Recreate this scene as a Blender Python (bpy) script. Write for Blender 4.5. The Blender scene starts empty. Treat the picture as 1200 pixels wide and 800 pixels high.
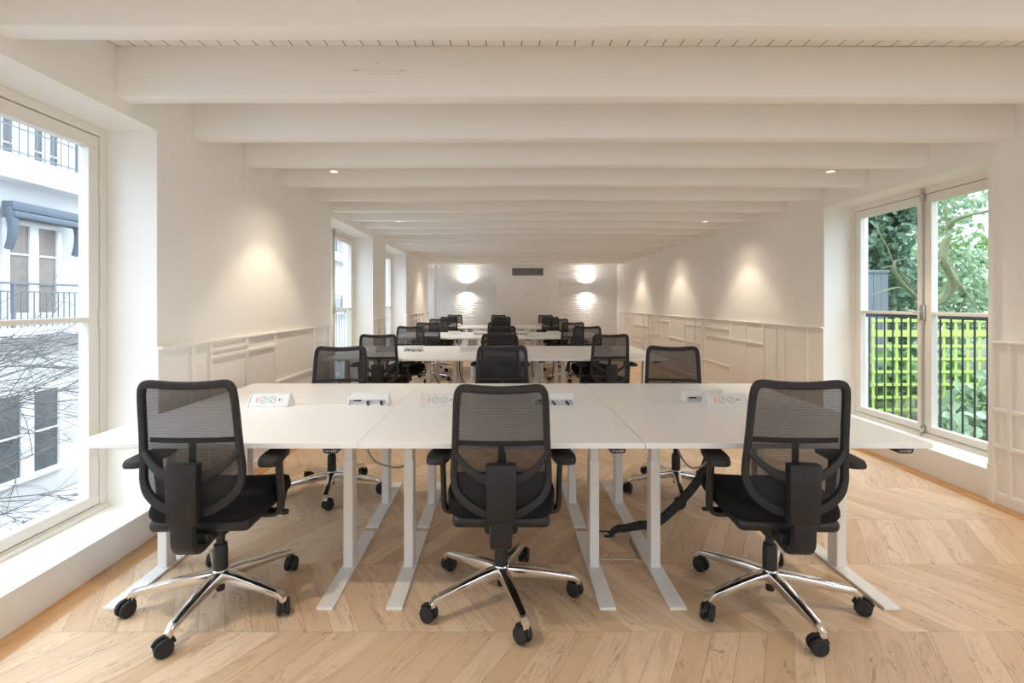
import bpy, bmesh, math, random
from math import sin, cos, pi, radians as R
from mathutils import Vector, Matrix
random.seed(7)
SC = bpy.context.scene
COL = SC.collection
XL, XR, YB, YF = -2.03, 3.35, 15.1, -3.0      # room: left, right, back and front walls
H_CEIL = 2.70
EYE, F, CX, CY = 1.36, 600.0, 590.0, 354.0
def at(px, py, y):                              # photograph pixel + depth -> point in the room
    return Vector(((px - CX) * y / F, y, EYE - (py - CY) * y / F))

# ------------------------------------------------------------------ node helpers
class N:
    def __init__(s, name, is_world=False):
        s.m = bpy.data.materials.new(name); s.m.use_nodes = True
        s.nt = s.m.node_tree; s.nt.nodes.clear()
        s.out = s.nt.nodes.new('ShaderNodeOutputMaterial')
    def n(s, t, **kw):
        x = s.nt.nodes.new(t)
        for k, v in kw.items(): setattr(x, k, v)
        return x
    def put(s, sock, v):
        if v is None: return
        if isinstance(v, bpy.types.NodeSocket): s.nt.links.new(v, sock)
        elif isinstance(v, (tuple, list)) and sock.type == 'RGBA' and len(v) == 3: sock.default_value = (*v, 1)
        else: sock.default_value = v
    def M(s, op, a, b=None, c=None):
        x = s.n('ShaderNodeMath', operation=op)
        for i, v in enumerate((a, b, c)): s.put(x.inputs[i], v)
        return x.outputs[0]
    def obj(s): return s.n('ShaderNodeTexCoord').outputs['Object']
    def sep(s, v):
        x = s.n('ShaderNodeSeparateXYZ'); s.put(x.inputs[0], v); return x.outputs
    def comb(s, a, b, c):
        x = s.n('ShaderNodeCombineXYZ')
        for i, v in enumerate((a, b, c)): s.put(x.inputs[i], v)
        return x.outputs[0]
    def noise(s, vec, scale, detail=2, rough=.5, dist=0):
        x = s.n('ShaderNodeTexNoise'); s.put(x.inputs['Vector'], vec); x.inputs['Scale'].default_value = scale
        x.inputs['Detail'].default_value = detail; x.inputs['Roughness'].default_value = rough; x.inputs['Distortion'].default_value = dist
        return x.outputs[0]
    def ramp(s, f, stops):
        x = s.n('ShaderNodeValToRGB'); s.put(x.inputs[0], f)
        e = x.color_ramp.elements
        while len(e) < len(stops): e.new(.5)
        for q, (p, c) in zip(e, stops):
            q.position = p; q.color = (c, c, c, 1) if isinstance(c, (int, float)) else (*c, 1)
        return x.outputs[0]
    def mix(s, f, a, b, mode='MIX'):
        x = s.n('ShaderNodeMix', data_type='RGBA', blend_type=mode)
        s.put(x.inputs[0], f); s.put(x.inputs[6], a); s.put(x.inputs[7], b); return x.outputs[2]
    def bump(s, h, strength, dist=.01):
        x = s.n('ShaderNodeBump'); s.put(x.inputs['Height'], h)
        x.inputs['Strength'].default_value = strength; x.inputs['Distance'].default_value = dist
        return x.outputs[0]
    def bsdf(s, color, rough=.5, metal=0, normal=None, spec=.5, **kw):
        b = s.n('ShaderNodeBsdfPrincipled')
        s.put(b.inputs['Base Color'], color); s.put(b.inputs['Roughness'], rough); s.put(b.inputs['Metallic'], metal)
        b.inputs['Specular IOR Level'].default_value = spec
        if normal is not None: s.put(b.inputs['Normal'], normal)
        for k, v in kw.items(): s.put(b.inputs[k.replace('_', ' ')], v)
        return b.outputs[0]
    def done(s, sh):
        s.nt.links.new(sh, s.out.inputs[0]); return s.m

def plain(name, c, rough=.5, metal=0, var=.04, scale=20, spec=.5, bump=0):
    k = N(name); nz = k.noise(k.obj(), scale, 3)
    lo = tuple(x * (1 - var) for x in c); hi = tuple(min(1, x * (1 + var)) for x in c)
    nor = k.bump(k.noise(k.obj(), scale * 6, 2), bump, .002) if bump else None
    return k.done(k.bsdf(k.mix(nz, lo, hi), rough, metal, nor, spec))

M = {}
# painted plaster / wood
def paint(name, c, rough=.55, bump=.15):
    k = N(name); o = k.obj()
    nz = k.noise(o, 1.3, 4)
    col = k.mix(nz, tuple(x * .975 for x in c), c)
    h = k.noise(o, 90, 3)
    return k.done(k.bsdf(col, rough, 0, k.bump(h, bump, .002), .35))
M['wall'] = paint('wall_paint', (.90, .885, .86))
M['panel'] = paint('panel_paint', (.875, .85, .82), .45, .05)
M['white'] = plain('white_satin', (.86, .87, .875), .35, var=.015)
M['cream'] = plain('cream_gloss', (.82, .79, .73), .35, var=.015)
M['ceil'] = None
k = N('ceiling_boards'); x, y, z = k.sep(k.obj())
f = k.M('FRACT', k.M('MULTIPLY', x, 1 / .092)); g = k.M('LESS_THAN', f, .05)
M['ceil'] = k.done(k.bsdf(k.mix(g, (.86, .84, .81), (.10, .09, .08)), .6, 0, None, .2))
k = N('beam_paint'); o = k.obj(); x, y, z = k.sep(o)
stre = k.noise(k.comb(k.M('MULTIPLY', x, .6), k.M('MULTIPLY', y, 6), k.M('MULTIPLY', z, 14)), 2.2, 5, .6)
crk = k.noise(k.comb(k.M('MULTIPLY', x, .5), k.M('MULTIPLY', y, 3), k.M('MULTIPLY', z, 22)), 1.7, 2, .5, .3)
crack = k.ramp(k.M('ABSOLUTE', k.M('SUBTRACT', crk, .66)), [(0, 1), (.0012, 0)])
col = k.mix(stre, (.86, .845, .82), (.885, .87, .85)); col = k.mix(k.M('MULTIPLY', crack, k.ramp(k.noise(o, .55, 1), [(.61, 0), (.66, .8)])), col, (.30, .27, .24))
M['beam'] = k.done(k.bsdf(col, .5, 0, k.bump(stre, .16, .006), .35))

# chevron oak floor
k = N('chevron_oak'); o = k.obj(); x, y, z = k.sep(o)
W, K, PW = .546, .56, .112
yy = k.M('DIVIDE', k.M('SUBTRACT', y, 2.114), W); b = k.M('FLOOR', yy)
v = k.M('MULTIPLY', k.M('SUBTRACT', yy, b), W)
par = k.M('FLOORED_MODULO', b, 2.0)
uo = k.M('SUBTRACT', x, k.M('MULTIPLY', v, K))
ue = k.M('ADD', x, k.M('MULTIPLY', k.M('SUBTRACT', v, W), K))
u = k.M('ADD', k.M('MULTIPLY', uo, par), k.M('MULTIPLY', ue, k.M('SUBTRACT', 1.0, par)))
# straight border board along the left wall
bord = k.M('MAXIMUM', k.M('LESS_THAN', x, XL + .125), k.M('GREATER_THAN', x, XR - .115)); nb = k.M('SUBTRACT', 1.0, bord)
u = k.M('ADD', k.M('MULTIPLY', u, nb), k.M('MULTIPLY', k.M('SUBTRACT', x, XL + .125), bord))
al = k.M('ADD', k.M('MULTIPLY', k.M('MULTIPLY', v, 1.15), nb), k.M('MULTIPLY', y, bord))
b = k.M('MULTIPLY', b, nb)
pu = k.M('DIVIDE', u, PW); pid = k.M('FLOOR', pu); fr = k.M('SUBTRACT', pu, pid)
wn = k.n('ShaderNodeTexWhiteNoise', noise_dimensions='3D'); k.put(wn.inputs['Vector'], k.comb(pid, b, 3.3))
rnd = wn.outputs['Value']; rs = k.sep(wn.outputs['Color'])
gv = k.comb(k.M('ADD', k.M('MULTIPLY', fr, 1.0), k.M('MULTIPLY', rs[0], 37)), k.M('ADD', k.M('MULTIPLY', al, 1.7), k.M('MULTIPLY', rs[1], 19)), k.M('MULTIPLY', rs[2], 23))
fine = k.noise(k.comb(k.M('MULTIPLY', fr, 9), k.M('ADD', k.M('MULTIPLY', al, 2.2), k.M('MULTIPLY', rs[1], 50)), rs[0]), 2.5, 4, .6, .4)
burl = k.noise(gv, 2.0, 5, .55, 1.1)
big = k.noise(gv, 1.1, 3, .5, .8)
vein = k.ramp(k.M('ABSOLUTE', k.M('SUBTRACT', burl, .52)), [(0, 1), (.022, 0)])
patch = k.ramp(big, [(.46, 0), (.62, 1)])
base = k.mix(rnd, (.66, .465, .30), (.86, .66, .475))
base = k.mix(k.ramp(fine, [(.3, 0), (.75, 1)]), base, k.mix(.4, base, (.54, .365, .225)))
dark = k.M('MULTIPLY', vein, k.M('MULTIPLY', patch, .75))
col = k.mix(dark, base, (.22, .135, .085))
col = k.mix(k.M('MULTIPLY', k.ramp(burl, [(.54, 0), (.78, 1)]), .55), col, (.40, .25, .15))
col = k.mix(k.M('MULTIPLY', bord, k.ramp(k.noise(k.comb(k.M('MULTIPLY', x, 9), y, 0.0), 2.0, 3), [(.30, .25), (.62, .95)])), col, (.55, .27, .085))
edge = k.M('MINIMUM', k.M('MULTIPLY', k.M('MINIMUM', fr, k.M('SUBTRACT', 1.0, fr)), PW), k.M('ADD', k.M('MINIMUM', v, k.M('SUBTRACT', W, v)), k.M('MULTIPLY', bord, 1.0)))
gap = k.M('LESS_THAN', edge, .0011)
gapc = k.M('MULTIPLY', gap, k.M('ADD', .05, k.M('MULTIPLY', k.noise(o, 1.7, 2), .85)))
col = k.mix(gapc, col, (.10, .06, .035))
M['floor'] = k.done(k.bsdf(col, k.M('ADD', .40, k.M('MULTIPLY', fine, .12)), 0, k.bump(k.M('SUBTRACT', k.M('MULTIPLY', fine, .3), gap), .15, .002), .4))

# painted rough brick of the back wall
k = N('painted_brick'); o = k.obj(); x, y, z = k.sep(o)
br = k.n('ShaderNodeTexBrick'); k.put(br.inputs['Vector'], k.comb(x, z, 0.0))
br.inputs['Scale'].default_value = 1; br.inputs['Brick Width'].default_value = .22; br.inputs['Row Height'].default_value = .066
br.inputs['Mortar Size'].default_value = .009; br.inputs['Mortar Smooth'].default_value = .6
h = k.M('ADD', k.M('MULTIPLY', k.M('SUBTRACT', 1.0, br.outputs['Fac']), .45), k.M('MULTIPLY', k.noise(k.comb(x, y, k.M('MULTIPLY', z, 3.2)), 6, 4, .6), 1.3))
M['brick'] = k.done(k.bsdf(k.mix(k.noise(o, 3), (.86, .875, .89), (.88, .89, .90)), .55, 0, k.bump(h, 1.0, .035), .3))

M['desk'] = plain('desk_laminate', (.89, .90, .92), .33, var=.01, spec=.4)
M['deskedge'] = M['desk']
M['leg'] = plain('white_powder_coat', (.86, .855, .845), .4, var=.015)
M['plastic'] = plain('charcoal_plastic', (.026, .025, .026), .46, var=.08, spec=.3)
M['plate'] = plain('charcoal_satin', (.024, .023, .0245), .42, var=.06, spec=.3)
M['black'] = plain('black_plastic', (.016, .016, .017), .45, var=.1)
M['rubber'] = plain('black_rubber', (.014, .014, .015), .6, var=.1)
M['seat'] = plain('black_upholstery', (.011, .011, .012), .9, var=.25, scale=160, spec=.2, bump=.4)
M['chrome'] = plain('polished_aluminium', (.80, .78, .76), .13, 1, var=.03)
M['steel'] = plain('brushed_steel', (.56, .55, .53), .3, 1, var=.05)
M['iron'] = plain('painted_iron', (.035, .045, .05), .5, var=.1)
M['boxwhite'] = plain('socket_plastic', (.80, .81, .82), .3, var=.01)
M['grey'] = plain('socket_grey', (.42, .43, .44), .4, var=.03)
M['dark'] = plain('dark_plastic', (.03, .03, .03), .5, var=.1)
M['cablegrey'] = plain('grey_cable', (.35, .34, .33), .5, var=.03)
M['grille'] = plain('grille_grey', (.33, .33, .32), .5, var=.03)
k = N('switch_glow'); M['switch'] = k.done(k.bsdf((.80, .42, .32), .35, 0, None, .5, Emission_Color=(1, .45, .3, 1), Emission_Strength=.12))
k = N('lamp_disc'); e = k.n('ShaderNodeEmission'); e.inputs[0].default_value = (1, .86, .68, 1); e.inputs[1].default_value = 9; M['lamp'] = k.done(e.outputs[0])
k = N('display_digits'); M['digits'] = k.done(k.bsdf((.55, .57, .6), .4))

# mesh fabric: woven threads with gaps
k = N('mesh_fabric'); o = k.obj(); x, y, z = k.sep(o)
rows_ = k.M('SINE', k.M('MULTIPLY', z, 2 * pi / .0062))
cols_ = k.M('SINE', k.M('MULTIPLY', x, 2 * pi / .0047))
wv = k.M('ADD', k.M('MULTIPLY', rows_, .07), k.M('MULTIPLY', cols_, .03))
wv = k.M('ADD', wv, k.M('MULTIPLY', k.M('SUBTRACT', k.noise(k.comb(k.M('MULTIPLY', x, 25), 0.0, k.M('MULTIPLY', z, 260)), 1, 2), .5), .14))
fac = k.M('ADD', .78, wv)
tr = k.n('ShaderNodeBsdfTransparent'); tr.inputs[0].default_value = (.96, .94, .95, 1)
ms = k.n('ShaderNodeMixShader'); k.put(ms.inputs[0], fac)
k.nt.links.new(tr.outputs[0], ms.inputs[1]); k.nt.links.new(k.bsdf((.030, .029, .029), .7, 0, None, .3), ms.inputs[2])
M['mesh'] = k.done(ms.outputs[0])

# thin window glass
k = N('window_glass'); tr = k.n('ShaderNodeBsdfTransparent'); tr.inputs[0].default_value = (.97, .985, .98, 1)
gl = k.n('ShaderNodeBsdfGlossy'); gl.inputs['Roughness'].default_value = .02
fz = k.n('ShaderNodeLayerWeight'); fz.inputs[0].default_value = .5
ms = k.n('ShaderNodeMixShader'); k.put(ms.inputs[0], k.M('ADD', .015, k.M('MULTIPLY', k.M('POWER', fz.outputs['Facing'], 5.0), .4))); k.nt.links.new(tr.outputs[0], ms.inputs[1]); k.nt.links.new(gl.outputs[0], ms.inputs[2])
M['glass'] = k.done(ms.outputs[0])

# outdoors
M['render'] = plain('white_render', (.69, .68, .665), .8, var=.03, scale=3)
M['render2'] = plain('pale_blue_render', (.62, .62, .62), .8, var=.04, scale=3)
M['outwhite'] = plain('outside_white_paint', (.78, .78, .78), .5, var=.02)
M['winpane'] = plain('curtained_pane', (.25, .215, .185), .25, var=.25, scale=9)
M['winpane2'] = plain('dark_pane', (.10, .11, .11), .15, var=.3, scale=6)
M['awning'] = plain('slate_canvas', (.13, .155, .19), .85, var=.6, scale=60)
M['railblue'] = plain('slate_blue_iron', (.16, .175, .205), .5, var=.1)
M['railwhite'] = plain('white_iron', (.55, .56, .57), .5, var=.03)
M['soil'] = plain('damp_soil', (.20, .185, .17), .95, var=.4, scale=14, bump=.5)
M['pebble'] = plain('white_pebble', (.52, .51, .50), .8, var=.25, scale=9)
M['twig'] = plain('bare_twig', (.17, .155, .15), .85, var=.3, scale=30)
M['bark'] = plain('mossy_bark', (.15, .165, .085), .9, var=.5, scale=14, bump=.6)
M['trellis'] = plain('lime_green_paint', (.44, .56, .13), .6, var=.14, scale=6)
def leafmat(name, c1, c2):
    k = N(name); gi = k.noise(k.obj(), 3.5, 3); col = k.mix(k.ramp(gi, [(.3, 0), (.7, 1)]), c1, c2)
    d = k.bsdf(col, .42, 0, None, .6); t = k.n('ShaderNodeBsdfTranslucent'); k.put(t.inputs[0], col)
    ms = k.n('ShaderNodeMixShader'); ms.inputs[0].default_value = .28
    k.nt.links.new(d, ms.inputs[1]); k.nt.links.new(t.outputs[0], ms.inputs[2]); return k.done(ms.outputs[0])
M['ivy'] = leafmat('ivy_leaf', (.065, .13, .085), (.16, .27, .16))
M['leaf'] = leafmat('laurel_leaf', (.10, .22, .06), (.24, .38, .14))
M['pale'] = leafmat('pale_leaf', (.22, .34, .19), (.40, .50, .32))
M['grass'] = plain('garden_soil', (.10, .12, .06), .95, var=.5, scale=9)
M['shed'] = plain('grey_boards', (.15, .17, .19), .8, var=.15, scale=6)

# ------------------------------------------------------------------ mesh helpers
def B(): return bmesh.new()
def box(bm, lo, hi, r=0, seg=2, mat=None):
    c = [(a + b) / 2 for a, b in zip(lo, hi)]; s = [abs(b - a) for a, b in zip(lo, hi)]
    T = Matrix.Translation(c) @ Matrix.Diagonal((*s, 1))
    if mat is not None: T = mat @ T
    vs = bmesh.ops.create_cube(bm, size=1, matrix=T)['verts']
    if r > 0:
        es = list({e for v in vs for e in v.link_edges})
        bmesh.ops.bevel(bm, geom=es, offset=min(r, min(s) * .49), segments=seg, affect='EDGES', profile=.5)
    return bm
def sweep(bm, pts, prof, ref=(0, 1, 0), closed=False, scale=None, cap=True):
    """prof = [(a,b)] in the frame (t x n, n), n = ref made normal to the path."""
    pts = [Vector(p) for p in pts]; n_ = len(pts); rings = []; ref = Vector(ref)
    for i, p in enumerate(pts):
        if closed: t = pts[(i + 1) % n_] - pts[i - 1]
        else: t = pts[min(i + 1, n_ - 1)] - pts[max(i - 1, 0)]
        t.normalize(); n = ref - t * ref.dot(t)
        if n.length < 1e-4: n = Vector((1, 0, 0)) - t * t.x
        n.normalize(); bb = t.cross(n); s = scale[i] if scale else (1, 1)
        if not isinstance(s, tuple): s = (s, s)
        rings.append([bm.verts.new(p + bb * (a * s[0]) + n * (c * s[1])) for a, c in prof])
    m = len(prof)
    for i in range(n_ if closed else n_ - 1):
        a, b2 = rings[i], rings[(i + 1) % n_]
        for j in range(m): bm.faces.new((a[j], a[(j + 1) % m], b2[(j + 1) % m], b2[j]))
    if cap and not closed:
        bm.faces.new(rings[0][::-1]); bm.faces.new(rings[-1])
    return bm
def rrect(w, h, r=None, seg=3):
    r = min(w, h) * .3 if r is None else r; out = []
    for cx, cy, a0 in ((w / 2 - r, h / 2 - r, 0), (-w / 2 + r, h / 2 - r, 90), (-w / 2 + r, -h / 2 + r, 180), (w / 2 - r, -h / 2 + r, 270)):
        for i in range(seg): a = R(a0 + 90 * i / (seg - 1)); out.append((cx + r * cos(a), cy + r * sin(a)))
    return out
def circ(r, n=10): return [(r * cos(2 * pi * i / n), r * sin(2 * pi * i / n)) for i in range(n)]
def tube(bm, pts, r, n=8, taper=None): return sweep(bm, pts, circ(r, n), (.13, .37, .92), scale=taper)
def lathe(bm, prof, n=20, mat=None):
    rings = []
    for r, z in prof:
        if r < 1e-5: rings.append([bm.verts.new(Vector((0, 0, z)))])
        else: rings.append([bm.verts.new(Vector((r * cos(2 * pi * i / n), r * sin(2 * pi * i / n), z))) for i in range(n)])
    for a, b2 in zip(rings, rings[1:]):
        for i in range(n):
            j = (i + 1) % n
            f = [a[i % len(a)], a[j % len(a)], b2[j % len(b2)], b2[i % len(b2)]]
            f = list(dict.fromkeys(f))
            if len(f) > 2: bm.faces.new(f)
    if len(rings[0]) > 1: bm.faces.new(rings[0][::-1])
    if len(rings[-1]) > 1: bm.faces.new(rings[-1])
    if mat is not None: bmesh.ops.transform(bm, matrix=mat, verts=[v for r in rings for v in r])
    return bm
def cr(pts, k=6, closed=False):
    P = [Vector(p) for p in pts]; n = len(P); out = []
    for i in range(n if closed else n - 1):
        if closed: a, b, c, d = P[i - 1], P[i], P[(i + 1) % n], P[(i + 2) % n]
        else: a, b, c, d = P[max(i - 1, 0)], P[i], P[i + 1], P[min(i + 2, n - 1)]
        for j in range(k):
            t = j / k
            out.append(.5 * ((2 * b) + (c - a) * t + (2 * a - 5 * b + 4 * c - d) * t * t + (3 * b - a - 3 * c + d) * t ** 3))
    if not closed: out.append(P[-1])
    return out
FLAT = {'tabletop', 'leg', 'foot', 'desk_frame', 'window_frame', 'sash', 'hinge', 'horizontal_slat', 'upright_slat', 'balcony_slab', 'cornice', 'floor_band', 'boards', 'rim', 'lid', 'top_rail', 'bottom_rail'}
def obj(name, bm, m, parent=None, smooth=True, loc=None):
    me = bpy.data.meshes.new(name); bmesh.ops.recalc_face_normals(bm, faces=bm.faces[:]) if len(bm.faces) < 40000 else None
    bm.to_mesh(me); bm.free()
    me.materials.append(m)
    if name in FLAT or name.startswith(('trim_', 'baseboard')): smooth = False
    if smooth:
        me.polygons.foreach_set('use_smooth', [True] * len(me.polygons)); me.set_sharp_from_angle(angle=R(38))
    o = bpy.data.objects.new(name, me); COL.objects.link(o)
    if parent: o.parent = parent
    if loc: o.location = loc
    return o
def tag(o, label=None, cat=None, group=None, kind=None):
    if label: o['label'] = label
    if cat: o['category'] = cat
    if group: o['group'] = group
    if kind: o['kind'] = kind
    return o
def empty(name, loc=(0, 0, 0), rz=0):
    o = bpy.data.objects.new(name, None); COL.objects.link(o); o.location = loc; o.rotation_euler = (0, 0, rz); o.empty_display_size = .1
    return o
def struct(name, bm, m, **kw): return tag(obj(name, bm, m, **kw), kind='structure')
def copy_tree(o, parent=None):
    c = o.copy(); COL.objects.link(c)
    if parent: c.parent = parent
    for ch in list(o.children): copy_tree(ch, c)
    return c

# ------------------------------------------------------------------ room shell
ZS, ZT = .168, 2.365                     # window sill and head
LEFT_OPEN = [(-2.2, -.3), (1.07, 3.0), (6.03, 7.96), (8.83, 10.68), (13.7, 15.05)]
RIGHT_OPEN = [(-1.0, .9), (3.51, 5.35)]
def wall_with_holes(bm, x0, x1, ya, yb, z0, z1, holes):
    """solid wall slab between x0 (room side) and x1 with openings (ya,yb,za,zb)"""
    ys = sorted({ya, yb, *[h[0] for h in holes], *[h[1] for h in holes]}); zs = sorted({z0, z1, *[h[2] for h in holes], *[h[3] for h in holes]})
    inh = lambda y, z: any(h[0] < y < h[1] and h[2] < z < h[3] for h in holes)
    solid = {(i, j): not inh((ys[i] + ys[i + 1]) / 2, (zs[j] + zs[j + 1]) / 2) for i in range(len(ys) - 1) for j in range(len(zs) - 1)}
    vv = {}
    def V(x, i, j):
        kx = (x, i, j)
        if kx not in vv: vv[kx] = bm.verts.new((x, ys[i], zs[j]))
        return vv[kx]
    for (i, j), s in solid.items():
        if not s: continue
        bm.faces.new((V(x0, i, j), V(x0, i + 1, j), V(x0, i + 1, j + 1), V(x0, i, j + 1)))
        bm.faces.new((V(x1, i, j), V(x1, i, j + 1), V(x1, i + 1, j + 1), V(x1, i + 1, j)))
        for di, dj, a, b2 in ((-1, 0, (i, j), (i, j + 1)), (1, 0, (i + 1, j + 1), (i + 1, j)), (0, -1, (i + 1, j), (i, j)), (0, 1, (i, j + 1), (i + 1, j + 1))):
            if not solid.get((i + di, j + dj), False):
                bm.faces.new((V(x0, *a), V(x0, *b2), V(x1, *b2), V(x1, *a)))
    return bm
struct('floor', box(B(), (XL - .02, YF, -.08), (XR + .02, YB + .02, 0)), M['floor'], smooth=False)
struct('ceiling', box(B(), (XL - .02, YF, H_CEIL), (XR + .02, YB + .02, H_CEIL + .08)), M['ceil'], smooth=False)
struct('wall_left', wall_with_holes(B(), XL, XL - .46, YF - .2, YB + .2, -.1, 2.9, [(a, b, ZS, ZT) for a, b in LEFT_OPEN]), M['wall'], smooth=False)
struct('wall_right', wall_with_holes(B(), XR, XR + .46, YF - .2, YB + .2, -.1, 2.9, [(a, b, .205, 2.345) for a, b in RIGHT_OPEN]), M['wall'], smooth=False)
struct('wall_back', box(B(), (XL - .4, YB, -.1), (XR + .4, YB + .25, 2.9)), M['brick'], smooth=False)
ADDED_FRONT_OPEN = [(-1.5, .35), (1.0, 2.85)]  # unseen openings added so daylight also comes from behind
o = struct('wall_front', wall_with_holes(B(), 0, -.3, -(XR + .4), -(XL - .4), -.1, 2.9, [(-b, -a, ZS, ZT) for a, b in ADDED_FRONT_OPEN]), M['wall'], smooth=False)
o.location = (0, YF, 0); o.rotation_euler = (0, 0, pi / 2)
px2x = lambda px, y: (px - CX) * y / F
struct('wall_centre', box(B(), (px2x(582, 15.03), 15.03, 0), (px2x(654.5, 15.03), YB + .01, H_CEIL)), M['white'], smooth=False)
# ceiling beams
for i in range(-7, 20):
    yb_ = 2.0 + .676 * i
    if yb_ + .11 > YB or yb_ < YF: continue
    b_ = B(); zb = 2.437
    nseg = 10; x0, x1 = XL + .001, XR - .001; rnd = random.Random(i + 40)
    pts = [(x0 + (x1 - x0) * q / nseg, yb_ + .055 + rnd.uniform(-.003, .003), (zb + H_CEIL) / 2 + rnd.uniform(-.003, .003)) for q in range(nseg + 1)]
    sweep(b_, pts, rrect(.11, H_CEIL - zb, .006), (0, 0, 1))
    o = struct('ceiling_beam', b_, M['beam'])
    tag(o, group='white painted ceiling beams')

# ------------------------------------------------------------------ panelled dado
DZ = 1.10
def dado(name, side, ya, yb, vert, hor):
    s = 1 if side < 0 else -1; xw = XL if side < 0 else XR; b_ = B()
    bx = lambda d0, d1, y0, y1, z0, z1, r=.003: box(b_, (min(xw + s * d0, xw + s * d1), y0, z0), (max(xw + s * d0, xw + s * d1), y1, z1), r, 1)
    bx(.001, .008, ya, yb, 0, DZ, 0)
    bx(.001, .032, ya, yb, DZ - .018, DZ, .004)
    for y in vert: bx(.008, .026, y - .0125, y + .0125, .08, DZ - .018)
    for y0, y1, z in hor: bx(.008, .0265, y0, y1, z - .0125, z + .0125)
    return struct(name, b_, M['panel'])
dado('trim_1', -1, 3.0, 6.03, [3.32, 3.52, 4.02, 4.51, 5.45, 5.9], [(3.52, 4.51, .98), (3.52, 4.02, 1.03), (4.51, 5.45, .65), (5.45, 5.9, .94), (3.0, 3.32, .55)])
dado('trim_2', -1, 7.96, 8.83, [8.15, 8.42, 8.66], [(8.15, 8.66, .95), (7.96, 8.83, .45)])
dado('trim_3', -1, 10.68, 13.7, [11.0, 11.35, 11.9, 12.3, 12.8, 13.2], [(11.0, 11.9, .96), (11.9, 12.8, .8), (12.3, 13.2, .55)])
dado('trim_4', 1, 5.35, 15.1, [5.62, 6.09, 6.27, 6.56, 7.05, 7.53, 8.45, 8.59, 8.93, 9.39, 10.3, 10.9, 11.5, 11.75, 12.2, 13.1, 13.5, 14.2, 14.6],
     [(6.56, 8.45, .82), (7.53, 8.45, .96), (7.53, 8.66, .41), (8.6, 9.39, .965), (8.6, 10.3, .66), (10.3, 11.2, .97), (11.8, 13.1, .8), (10.9, 11.75, .655), (12.2, 13.1, .4), (13.5, 14.2, .95), (9.39, 10.3, .3)])
dado('trim_5', 1, .9, 3.48, [1.2, 1.75, 2.3, 2.85, 3.37], [(.9, 3.48, .635), (.9, 3.48, .39)])
dado('trim_6', -1, -.3, 1.07, [0, .5], [(-.3, 1.07, .6)])
def baseboard(name, side, ya, yb):
    s = 1 if side < 0 else -1; xw = XL if side < 0 else XR
    return struct(name, box(B(), (min(xw + s * .001, xw + s * .026), ya, 0), (max(xw + s * .001, xw + s * .026), yb, .082), .005, 2), M['panel'])
for n_, sd, a, b2 in (('baseboard_left', -1, 3.0, 6.03), ('baseboard_left_middle', -1, 7.96, 8.83), ('baseboard_left_far', -1, 10.68, 13.7), ('baseboard_right', 1, 5.35, 15.03), ('baseboard_right_near', 1, .9, 3.475)):
    baseboard(n_, sd, a, b2)
# upright board on the near side of the right window
struct('trim_7', box(box(B(), (XR - .028, 3.478, 0), (XR + .002, 3.512, 2.375), .004), (XR - .034, 3.468, 0), (XR + .001, 3.514, .26), .004), M['panel'])

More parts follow.
